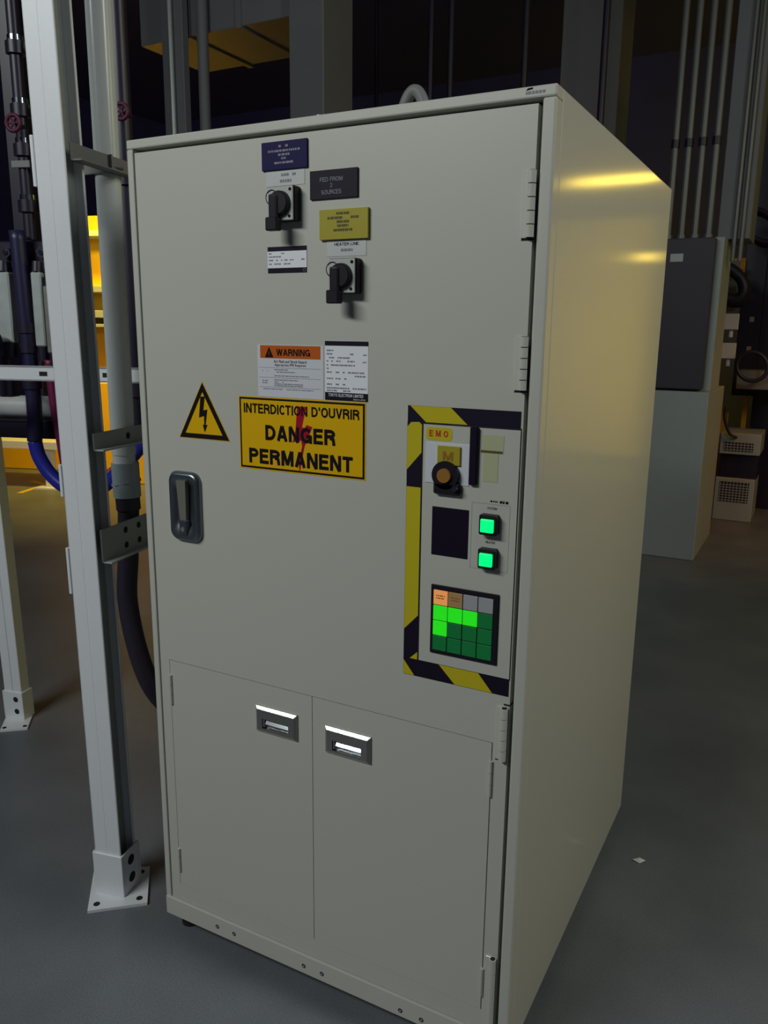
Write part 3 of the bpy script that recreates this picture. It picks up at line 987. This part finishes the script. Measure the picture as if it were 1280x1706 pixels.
fl = [(-0.556, 0.25, 0.024, 1.470, 1.680, 'flow_glass', 'pale glass flow meter tube at the left edge of the photo'),
      (-0.445, 0.25, 0.017, 1.460, 1.680, 'flow_glass', 'pale glass flow meter tube beside the dark blue hose'),
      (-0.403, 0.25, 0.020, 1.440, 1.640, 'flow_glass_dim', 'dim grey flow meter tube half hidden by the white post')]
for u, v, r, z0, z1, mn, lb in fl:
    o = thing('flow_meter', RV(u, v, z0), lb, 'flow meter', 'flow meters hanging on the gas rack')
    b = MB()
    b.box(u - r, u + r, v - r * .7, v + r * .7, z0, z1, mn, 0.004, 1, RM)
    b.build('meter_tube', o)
    b = MB()
    b.cyl(RV(u, v, z0 - .045), RV(u, v, z0), r * .9, 'rack_dark', seg=8)
    b.build('lower_fitting', o)
    b = MB()
    b.cyl(RV(u, v, z1), RV(u, v + .005, z1 + .03), r * .9, 'rack_dark', seg=8)
    b.build('upper_fitting', o)

# pressure gauge
gu = uv(-0.918, 0.36)
o = thing('pressure_gauge', RV(gu, 0.17, 1.475), 'round white faced pressure gauge at the left edge of the photo', 'gauge')
vd = RM.to_3x3() @ Vector((0, 1, 0))
b = MB()
b.cyl(RV(gu, 0.17, 1.475), RV(gu, 0.19, 1.475), 0.040, 'rack_dark', seg=28)
b.ring(RV(gu, 0.168, 1.475), 0.038, 0.004, vd, 'chrome', seg=32)
b.build('gauge_case', o)
b = MB()
b.cyl(RV(gu, 0.1685, 1.475), RV(gu, 0.169, 1.475), 0.035, 'gauge_face', seg=28)
b.cyl(RV(gu, 0.168, 1.475), RV(gu + .022, 0.168, 1.455), 0.0015, 'ink_black', seg=6)
b.build('dial', o)
b = MB()
b.cyl(RV(gu, 0.18, 1.30), RV(gu, 0.18, 1.437), 0.010, 'rack_dark', seg=10)
b.build('gauge_stem', o)

# blue hose: dark upper part, bright sagging lower part
b = MB()
pts = [(-0.846, 0.385, 1.80), (-0.842, 0.386, 1.60), (-0.838, 0.388, 1.42), (-0.838, 0.388, 1.25), (-0.845, 0.386, 1.165), (-0.832, 0.388, 1.115), (-0.80, 0.398, 1.062), (-0.75, 0.413, 1.021),
       (-0.69, 0.432, 1.004), (-0.632, 0.452, 1.026), (-0.575, 0.469, 1.077), (-0.51, 0.49, 1.15), (-0.42, 0.52, 1.26)]
o = thing('supply_hose', pts[4], 'thick blue hose sagging behind the white post, dark blue where it rises at the left', 'hose')
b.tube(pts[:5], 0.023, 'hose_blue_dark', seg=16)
for z in (1.44, 1.50, 1.33):
    b.cyl((-0.838, 0.388, z), (-0.839, 0.388, z + .03), 0.029, 'rack_dark', seg=8)
b.build('upper_sleeve', o, label='dark blue upper run')
b = MB()
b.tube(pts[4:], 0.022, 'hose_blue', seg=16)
b.build('hose', o)
# maroon hose
b = MB()
b.tube([(-0.773, 0.407, 1.42), (-0.768, 0.407, 1.33), (-0.764, 0.408, 1.27), (-0.752, 0.411, 1.17), (-0.742, 0.414, 1.07)], 0.016, 'hose_maroon', seg=14)
o = b.build('drain_hose', origin=(-0.76, 0.408, 1.07))
tag(o, 'thin maroon hose hanging beside the blue hose just left of the white post', 'hose')
b = MB()
b.tube([(-0.70, 0.50, 1.035), (-0.635, 0.52, 1.075), (-0.585, 0.54, 1.118), (-0.52, 0.56, 1.17), (-0.45, 0.58, 1.23)], 0.016, 'hose_red', seg=14)
o = b.build('drain_hose', origin=(-0.6, 0.53, 1.07))
tag(o, 'red brown hose crossing between the white post and the conduit above the blue hose', 'hose')

# horizontal vessel with tray
o = thing('filter_vessel', RV(-0.66, 0.37, 1.165), 'mottled grey horizontal filter vessel low on the gas rack left of the blue hose', 'vessel')
b = MB()
b.cyl(RV(-0.95, 0.37, 1.262), RV(-0.41, 0.37, 1.262), 0.036, 'vessel_grey', seg=24)
b.build('vessel', o)
b = MB()
b.box(-0.95, -0.38, 0.31, 0.43, 1.165, 1.222, 'rack_dark', 0.002, 1, RM)
b.build('tray', o)
b = MB()
b.box(-0.95, -0.40, 0.305, 0.312, 1.220, 1.226, 'chrome', 0, 1, RM)
b.build('tray_lip', o)
for u, v, lb in ((-0.535, 0.22, 'dark valve body under the rail at the left edge of the photo'), (-0.405, 0.28, 'dark valve body under the rail between the blue hose and the white post')):
    o = thing('ball_valve', RV(u - .03, v + .02, 1.31), lb, 'valve')
    b = MB()
    b.box(u - .055, u - .01, v, v + .05, 1.305, 1.37, 'rack_dark', 0.004, 1, RM)
    b.build('body', o)
    b = MB()
    b.cyl(RV(u - .03, v + .025, 1.37), RV(u - .03, v + .025, 1.43), 0.016, 'rack_dark', seg=6)
    b.build('bonnet', o)

# dark riser beside the conduit
b = MB()
b.cyl((-0.647, 0.637, 1.16), (-0.635, 0.64, CZ), 0.028, 'rack_dark', seg=18)
b.cyl((-0.643, 0.638, 1.30), (-0.643, 0.638, 1.36), 0.036, 'rack_dark', seg=18)
b.cyl((-0.641, 0.638, 1.95), (-0.641, 0.638, 2.02), 0.036, 'rack_dark', seg=18)
o = b.build('riser_pipe', origin=(-0.647, 0.637, 1.16))
tag(o, 'dark riser pipe rising just right of and behind the white conduit', 'pipe')

# back frame uprights carrying the rack
for u, lb in ((-0.62, 'dark rack upright behind the flow meters beyond the left edge'), (-0.475, 'dark rack upright hidden behind the white post')):
    b = MB()
    b.box(u - .03, u + .03, 0.46, 0.51, 1.16, CZ, 'rack_dark', 0, 1, RM)
    o = b.build('rack_upright', origin=RV(u, 0.485, 1.16))
    tag(o, lb, 'upright', 'uprights of the gas rack')

# ------------------------------------------------------------------ yellow bay far left
BM = Matrix.Translation((-0.29, 0.30, 0)) @ Matrix.Rotation(ra, 4, 'Z') @ Matrix.Translation((0, 5.0, 0))
BV = lambda u, v, z: BM @ Vector((u, v, z))
Bi = BM.inverted()
bu = lambda x, y: (Bi @ Vector((x, y, 0))).x
u0, u1 = bu(-5.713, 3.795), bu(-5.195, 3.963)
o = thing('work_table', BV(bu(-5.1, 3.99), 0, 0), 'white table with a slim leg on the floor far left, before a yellow chest', 'table')
b = MB()
b.box(u0 - .6, bu(-5.02, 4.02), -0.1, 0.5, 0.385, 0.46, 'strut_white', 0.004, 1, BM)
b.build('table_top', o)
ul = bu(-5.16, 3.975)
for uu in (ul, u0 - .5):
    b = MB()
    b.box(uu - .04, uu + .04, -0.06, 0.02, 0.01, 0.385, 'strut_white', 0.003, 1, BM)
    b.box(uu - .13, uu + .13, -0.12, 0.10, 0.0, 0.015, 'strut_white', 0, 1, BM)
    b.build('leg', o)
b = MB()
b.box(u0 - .8, u1 + .05, 0.9, 1.4, 0, 0.40, 'bay_yellow', 0.01, 1, BM)
b.box(u0 - .8, u1 + .05, 0.9, 1.4, 0.40, 0.42, 'strut_white', 0, 1, BM)
o = b.build('yellow_chest', origin=BV(u0, 1.1, 0))
tag(o, 'low yellow lit chest on the floor at the far left behind the white table', 'chest')
b = MB()
for (x0, y0), (x1, y1) in (((-5.71, 3.797), (-5.294, 3.485)), ((-5.36, 4.03), (-5.62, 4.10)), ((-5.33, 3.98), (-5.20, 3.62))):
    d = (Vector((x1, y1, 0)) - Vector((x0, y0, 0))).normalized()
    nn = Vector((-d.y, d.x, 0)) * 0.03
    p, q = Vector((x0, y0, 0.002)), Vector((x1, y1, 0.002))
    b.raw([p + nn, q + nn, q - nn, p - nn], [(0, 1, 2, 3)], 'floor_stripe')
o = b.build('floor_marking')
o['kind'] = 'structure'

# tall yellow machine seen between post and conduit
o = thing('yellow_machine', BV(bu(-4.58, 4.16), 0.3, 0), 'tall yellow lit machine with grey shelves seen between the white post and the conduit', 'machine')
uc = bu(-4.58, 4.16)
b = MB()
b.box(uc - .36, uc + 1.25, 0.35, 1.0, 0, 1.0, 'bay_yellow', 0.01, 1, BM)
b.build('lower_cabinet', o)
b = MB()
b.box(uc - .90, uc + 1.25, 0.7, 0.85, 1.0, 2.60, 'bay_yellow', 0.01, 1, BM)
b.build('back_panel', o)
for z, th in ((1.86, .06), (1.62, .07), (2.38, .05), (1.53, .03)):
    b = MB()
    b.box(uc - .60, uc + 1.25, 0.45, 0.7, z, z + th, 'switchgear_grey', 0.004, 1, BM)
    b.build('shelf', o)
b = MB()
b.box(uc - .12, uc + .02, 0.3, 0.6, 1.10, 1.52, 'structure_grey', 0.004, 1, BM)
b.box(uc + .00, uc + .10, 0.26, 0.3, 1.27, 1.50, 'black_plastic', 0.004, 1, BM)
b.build('instrument', o, label='grey box with a black front')
b = MB()
b.tube([BV(uc - .06, 0.4, 2.12), BV(uc - .02, 0.36, 2.02), BV(uc + .05, 0.36, 1.92)], 0.02, 'lamp_yellow', seg=10)
b.build('glowing_tube', o, label='bright yellow glowing tube')
b = MB()
b.tube([BV(uc - .10, 0.3, 0.50), BV(uc + .12, 0.3, 0.72)], 0.015, 'strut_white', seg=10)
b.build('brace', o)
for z, r in ((2.34, .045), (2.05, .04)):
    P = Vector((-4.30, 4.24, z))
    b = MB()
    b.cyl(P, P + Vector((.2, -.1, 0)) * 0.2, r, 'lamp_yellow', seg=16)
    b.build('indicator_lamp', o, label='small glowing yellow lamp')

lp = bpy.data.lights.new('back_panel_fill', 'AREA'); lp.shape = 'RECTANGLE'; lp.size = 1.0; lp.size_y = 0.05; lp.energy = 4.5; lp.color = (1.0, 0.68, 0.08)  # added fill that brightens the back panel, not a fitted lamp
lo = bpy.data.objects.new('back_panel_fill', lp)
lo.location = BV(uc - .1, 0.22, 2.50)
lo.rotation_euler = (BV(uc - .1, 0.7, 2.0) - BV(uc - .1, 0.22, 2.50)).to_track_quat('-Z', 'Y').to_euler()
C.objects.link(lo)

# ------------------------------------------------------------------ overhead structure behind
b = MB()
b.box(-3.05, -1.78, 3.25, 3.9, 3.41, 4.0, 'structure_grey', 0.004)
for x in (-2.62, -2.2):
    b.box(x - .02, x + .02, 3.235, 3.92, 3.395, 4.015, 'structure_grey')
o = b.build('air_duct', origin=(-2.4, 3.5, 3.41))
tag(o, 'dim grey rectangular air duct overhead at the top left', 'duct')
b = MB()
b.box(-2.78, -2.60, 3.16, 3.22, 0, CZ, 'structure_grey', 0.004)
b.cyl((-2.685, 3.14, 0), (-2.685, 3.14, CZ), 0.02, 'galvanised')
o = b.build('channel_column', origin=(-2.69, 3.19, 0))
tag(o, 'dim grey channel column with a bright ridge, rising above the cabinet top at the left', 'column')
b = MB()
b.cyl((-2.465, 3.2, 0), (-2.465, 3.2, CZ), 0.036, 'structure_grey')
o = b.build('vertical_pipe', origin=(-2.465, 3.2, 0))
tag(o, 'thin dim vertical pipe beside the channel column under the air duct', 'pipe')
b = MB()
b.box(-1.79, -1.54, 3.2, 3.55, 0, CZ, 'structure_grey', 0.006)
o = b.build('column', origin=(-1.66, 3.4, 0))
tag(o, 'dim grey square column behind the cabinet, right of the air duct', 'column')
b = MB()
b.box(-0.78, -0.315, 5.5, 5.9, 0, CZ, 'structure_grey', 0.006)
o = b.build('column', origin=(-0.55, 5.7, 0))
tag(o, 'wide dim grey column rising behind the right top corner of the cabinet', 'column')
b = MB()
b.box(-3.4, -0.5, 6.4, 6.6, 2.6, 3.6, 'rack_dark')
for x in (-3.0, -0.9):
    b.cyl((x, 6.5, 3.6), (x, 6.5, CZ), 0.02, 'rack_dark', seg=8)
o = b.build('cable_tray', origin=(-2, 6.5, 2.6))
tag(o, 'dark overhead cable tray behind the columns, almost lost in shadow', 'tray')
for k, x in enumerate((-1.30, -1.15, -0.62, -0.10)):
    b = MB()
    b.cyl((x, 4.2, 0), (x, 4.2, CZ), 0.022, 'rack_dark')
    o = b.build('vertical_pipe', origin=(x, 4.2, 0))
    tag(o, 'faint dark vertical pipe in the shadow above the cabinet top', 'pipe', 'faint pipes above the cabinet')

# ------------------------------------------------------------------ switchgear cabinet on the right
sg = thing('switchgear_cabinet', (0.2, 4.8, 0), 'grey floor cabinet with a dark upper panel behind the right side of the power cabinet', 'cabinet')
b = MB()
b.box(-0.30, 0.682, 4.40, 5.29, 0, 1.150, 'switchgear_grey', 0.005)
b.build('lower_cabinet', sg)
b = MB()
b.box(-0.30, 0.672, 4.52, 5.00, 1.150, 2.14, 'switchgear_grey', 0.004)
b.build('upper_cabinet', sg)
b = MB()
b.box(-0.28, 0.628, 4.43, 4.53, 1.165, 2.13, 'switchgear_dark', 0.004)
b.build('dark_panel', sg, label='dark panel door')
b = MB()
b.rect(0.36, 0.44, 1.985, 2.035, 4.428, 'plate_grey', 0.003)
b.build('name_plate', sg)
for k, x in enumerate((0.30, 0.385, 0.47, 0.555)):
    b = MB()
    b.cyl((x, 4.62, 2.14), (x, 4.62, CZ), 0.022, 'conduit_dim', seg=16)
    b.cyl((x, 4.62, 2.14), (x, 4.62, 2.17), 0.030, 'conduit_dim', seg=16)
    b.cyl((x, 4.62, 2.72), (x, 4.62, 2.77), 0.028, 'rack_dark', seg=16)
    o = b.build('conduit_pipe', origin=(x, 4.62, 2.14))
    pos = ('closest to the power cabinet', 'second from the power cabinet', 'third from the power cabinet', 'farthest right, next to the wall column')[k]
    tag(o, 'grey conduit rising from the dark panel, ' + pos, 'pipe', 'conduits over the dark panel')
b = MB()
b.box(0.60, 0.80, 4.72, 5.1, 2.142, CZ, 'structure_grey', 0.004)
b.cyl((0.71, 4.70, 2.0), (0.71, 4.70, CZ), 0.014, 'conduit_dim', seg=12)
b.cyl((0.755, 4.70, 2.0), (0.755, 4.70, CZ), 0.014, 'conduit_dim', seg=12)
o = b.build('wall_column', origin=(0.7, 4.9, 0))
tag(o, 'grey green column with two thin bright pipes right of the dark panel', 'column')
b = MB()
b.box(0.55, 0.85, 5.2, 5.5, 3.90, 4.0, 'structure_grey', 0.004)
b.box(0.69, 0.71, 5.34, 5.36, 4.0, CZ, 'structure_grey')
o = b.build('light_fitting', origin=(0.7, 5.35, 3.9))
tag(o, 'unlit grey lamp housing hanging in the dark at the top right', 'lamp')

# dark equipment frame at the right edge
b = MB()
b.box(0.80, 2.0, 6.55, 6.95, 0, 3.2, 'rack_dark', 0.004)
b.box(0.62, 0.80, 6.55, 6.95, 1.0, 3.2, 'rack_dark', 0.004)
o = b.build('equipment_rack', origin=(1.4, 6.7, 0))
tag(o, 'black equipment rack filling the dark right edge of the photo', 'rack')
for (x, z, r, tr, lb) in ((0.56, 1.935, 0.16, 0.042, 'thick coil of black hose hanging at the right edge, left of the upper coil'), (0.76, 2.36, 0.15, 0.02, 'thin coil of black cable hanging highest at the right edge')):
    b = MB()
    for q in range(3):
        b.ring((x + q * .006, 5.92 + q * tr * 1.4, z - q * .012), r, tr, (0, 1, 0), 'rubber', seg=36, tseg=10, sx=0.6)
    o = b.build('hose_coil', origin=(x, 5.95, z - r))
    tag(o, lb, 'hose')
b = MB()
b.box(0.50, 0.61, 6.2, 6.26, 1.72, 2.12, 'structure_grey', 0.004)
o = b.build('wall_plate', origin=(0.6, 6.2, 1.72))
tag(o, 'grey plate seen through the middle of the thick hose coil', 'plate')
for z, lb in ((1.565, 'upper of two white junction boxes on the rack at the right edge'), (1.335, 'lower of two white junction boxes on the rack at the right edge')):
    o = thing('junction_box', (0.63, 5.9, z), lb, 'junction box', 'white junction boxes at the right edge')
    b = MB()
    b.box(0.573, 0.680, 5.86, 5.93, z, z + 0.125, 'junction_white', 0.004)
    b.build('box', o)
    b = MB()
    b.cyl((0.628, 5.90, z - .06), (0.628, 5.90, z), 0.018, 'junction_white', seg=12)
    b.build('cable_gland', o)
    b = MB()
    b.box(0.76, 0.79, 5.86, 5.93, z + .06, z + .10, 'structure_grey', 0.002)
    b.build('terminal', o)
b = MB()
b.box(0.70, 1.15, 5.95, 6.35, 1.09, 1.24, 'structure_grey', 0.006)
o = b.build('grey_shelf_unit', origin=(0.9, 6.15, 1.09))
tag(o, 'dim grey shelf box under the junction boxes at the right edge', 'shelf')
b = MB()
b.ring((0.82, 5.82, 1.28), 0.12, 0.016, (0, 1, 0), 'rubber', seg=32, sx=0.9)
o = b.build('cable_loop', origin=(0.82, 5.82, 1.14))
tag(o, 'black cable loop drooping in front of the grey shelf box', 'cable')

o = thing('vented_unit', (0.78, 6.1, 0), 'pale grey floor unit with two vented grilles behind the switchgear cabinet', 'machine')
b = MB()
b.box(0.625, 0.928, 5.88, 6.35, 0, 0.36, 'switchgear_grey', 0.006)
b.build('lower_case', o)
b = MB()
b.box(0.632, 0.942, 5.88, 6.35, 0.56, 0.735, 'switchgear_grey', 0.006)
b.build('upper_case', o)
b = MB()
b.box(0.645, 0.935, 5.92, 6.35, 0.36, 0.56, 'rack_dark', 0.004)
b.build('middle_bay', o, label='black middle bay')
for z0, z1 in ((0.16, 0.33), (0.585, 0.66)):
    b = MB()
    b.rect(0.66, 0.89, z0, z1, 5.8785, 'rack_dark', 0.002)
    n = int((z1 - z0) / 0.022)
    for k in range(n):
        b.rect(0.66, 0.89, z0 + .01 + k * .022, z0 + .016 + k * .022, 5.877, 'switchgear_grey', 0.002)
    for k in range(9):
        b.rect(0.665 + k * .026, 0.670 + k * .026, z0, z1, 5.8765, 'switchgear_grey', 0.002)
    b.build('grille', o)
for x, z0, z1, dx, lb in ((0.585, 2.05, 2.17, .045, 'small amber plate standing in for a lit gap left of the thick hose coil'), (0.905, 2.02, 2.30, .03, 'amber plate standing in for a lit gap at the right edge beside the hose coils'),
                          (0.745, 0.0, 0.99, .020, 'thin amber upright standing in for a lit gap above the vented unit'), (0.575, 0.0, 0.86, .04, 'short amber plate standing in for a lit gap between the switchgear cabinet and the vented unit')):
    b = MB()
    b.box(x - dx, x + dx, 6.50, 6.55 if x > 0.8 else 6.56, z0, z1, 'amber_light_tone', 0.003)  # solid plate painted amber in place of an opening to the lit area
    o = b.build('lit_gap_plate', origin=(x, 6.43, z0))
    tag(o, lb, 'panel', 'amber plates painted as lit gaps at the right edge')
b = MB()
b.tube([(0.66, 5.84, 0.95), (0.655, 5.83, 0.86), (0.70, 5.84, 0.74), (0.76, 5.86, 0.70)], 0.012, 'rubber', seg=10)
o = b.build('black_cable', origin=(0.70, 5.84, 0.70))
tag(o, 'black cord looping down onto the vented unit', 'cable')

# scrap on the floor
b = MB()
b.raw([(1.000, 0.872, 0.004), (1.022, 0.868, 0.001), (1.036, 0.884, 0.005), (1.016, 0.894, 0.002), (1.018, 0.880, 0.010)],
      [(0, 1, 4), (1, 2, 4), (2, 3, 4), (3, 0, 4), (3, 2, 1, 0)], 'paper_scrap')
o = b.build('paper_scrap', origin=(1.018, 0.88, 0))
tag(o, 'tiny crumpled white scrap on the floor right of the cabinet', 'litter')

# yellow tube lamps of the far bay
for (x, y, z, l, lb) in ((2.6, 7.8, 3.10, 1.1, 'yellow tube lamp nearer the cabinet, out of view to the right'), (2.0, 7.3, 2.27, 0.5, 'lower yellow tube lamp, out of view to the right')):
    o = thing('tube_lamp', (x, y, z), lb, 'lamp')
    b = MB()
    b.cyl((x - l / 2, y, z), (x + l / 2, y, z), 0.035, 'lamp_yellow', seg=14)
    b.build('tube', o)
    b = MB()
    b.box(x - l / 2 - .03, x + l / 2 + .03, y - .06, y + .06, z + .04, z + .10, 'structure_grey', 0.003)
    for s in (-1, 1):
        b.cyl((x + s * l / 3, y, z + .1), (x + s * l / 3, y, CZ), 0.008, 'structure_grey', seg=8)
    b.build('housing', o)
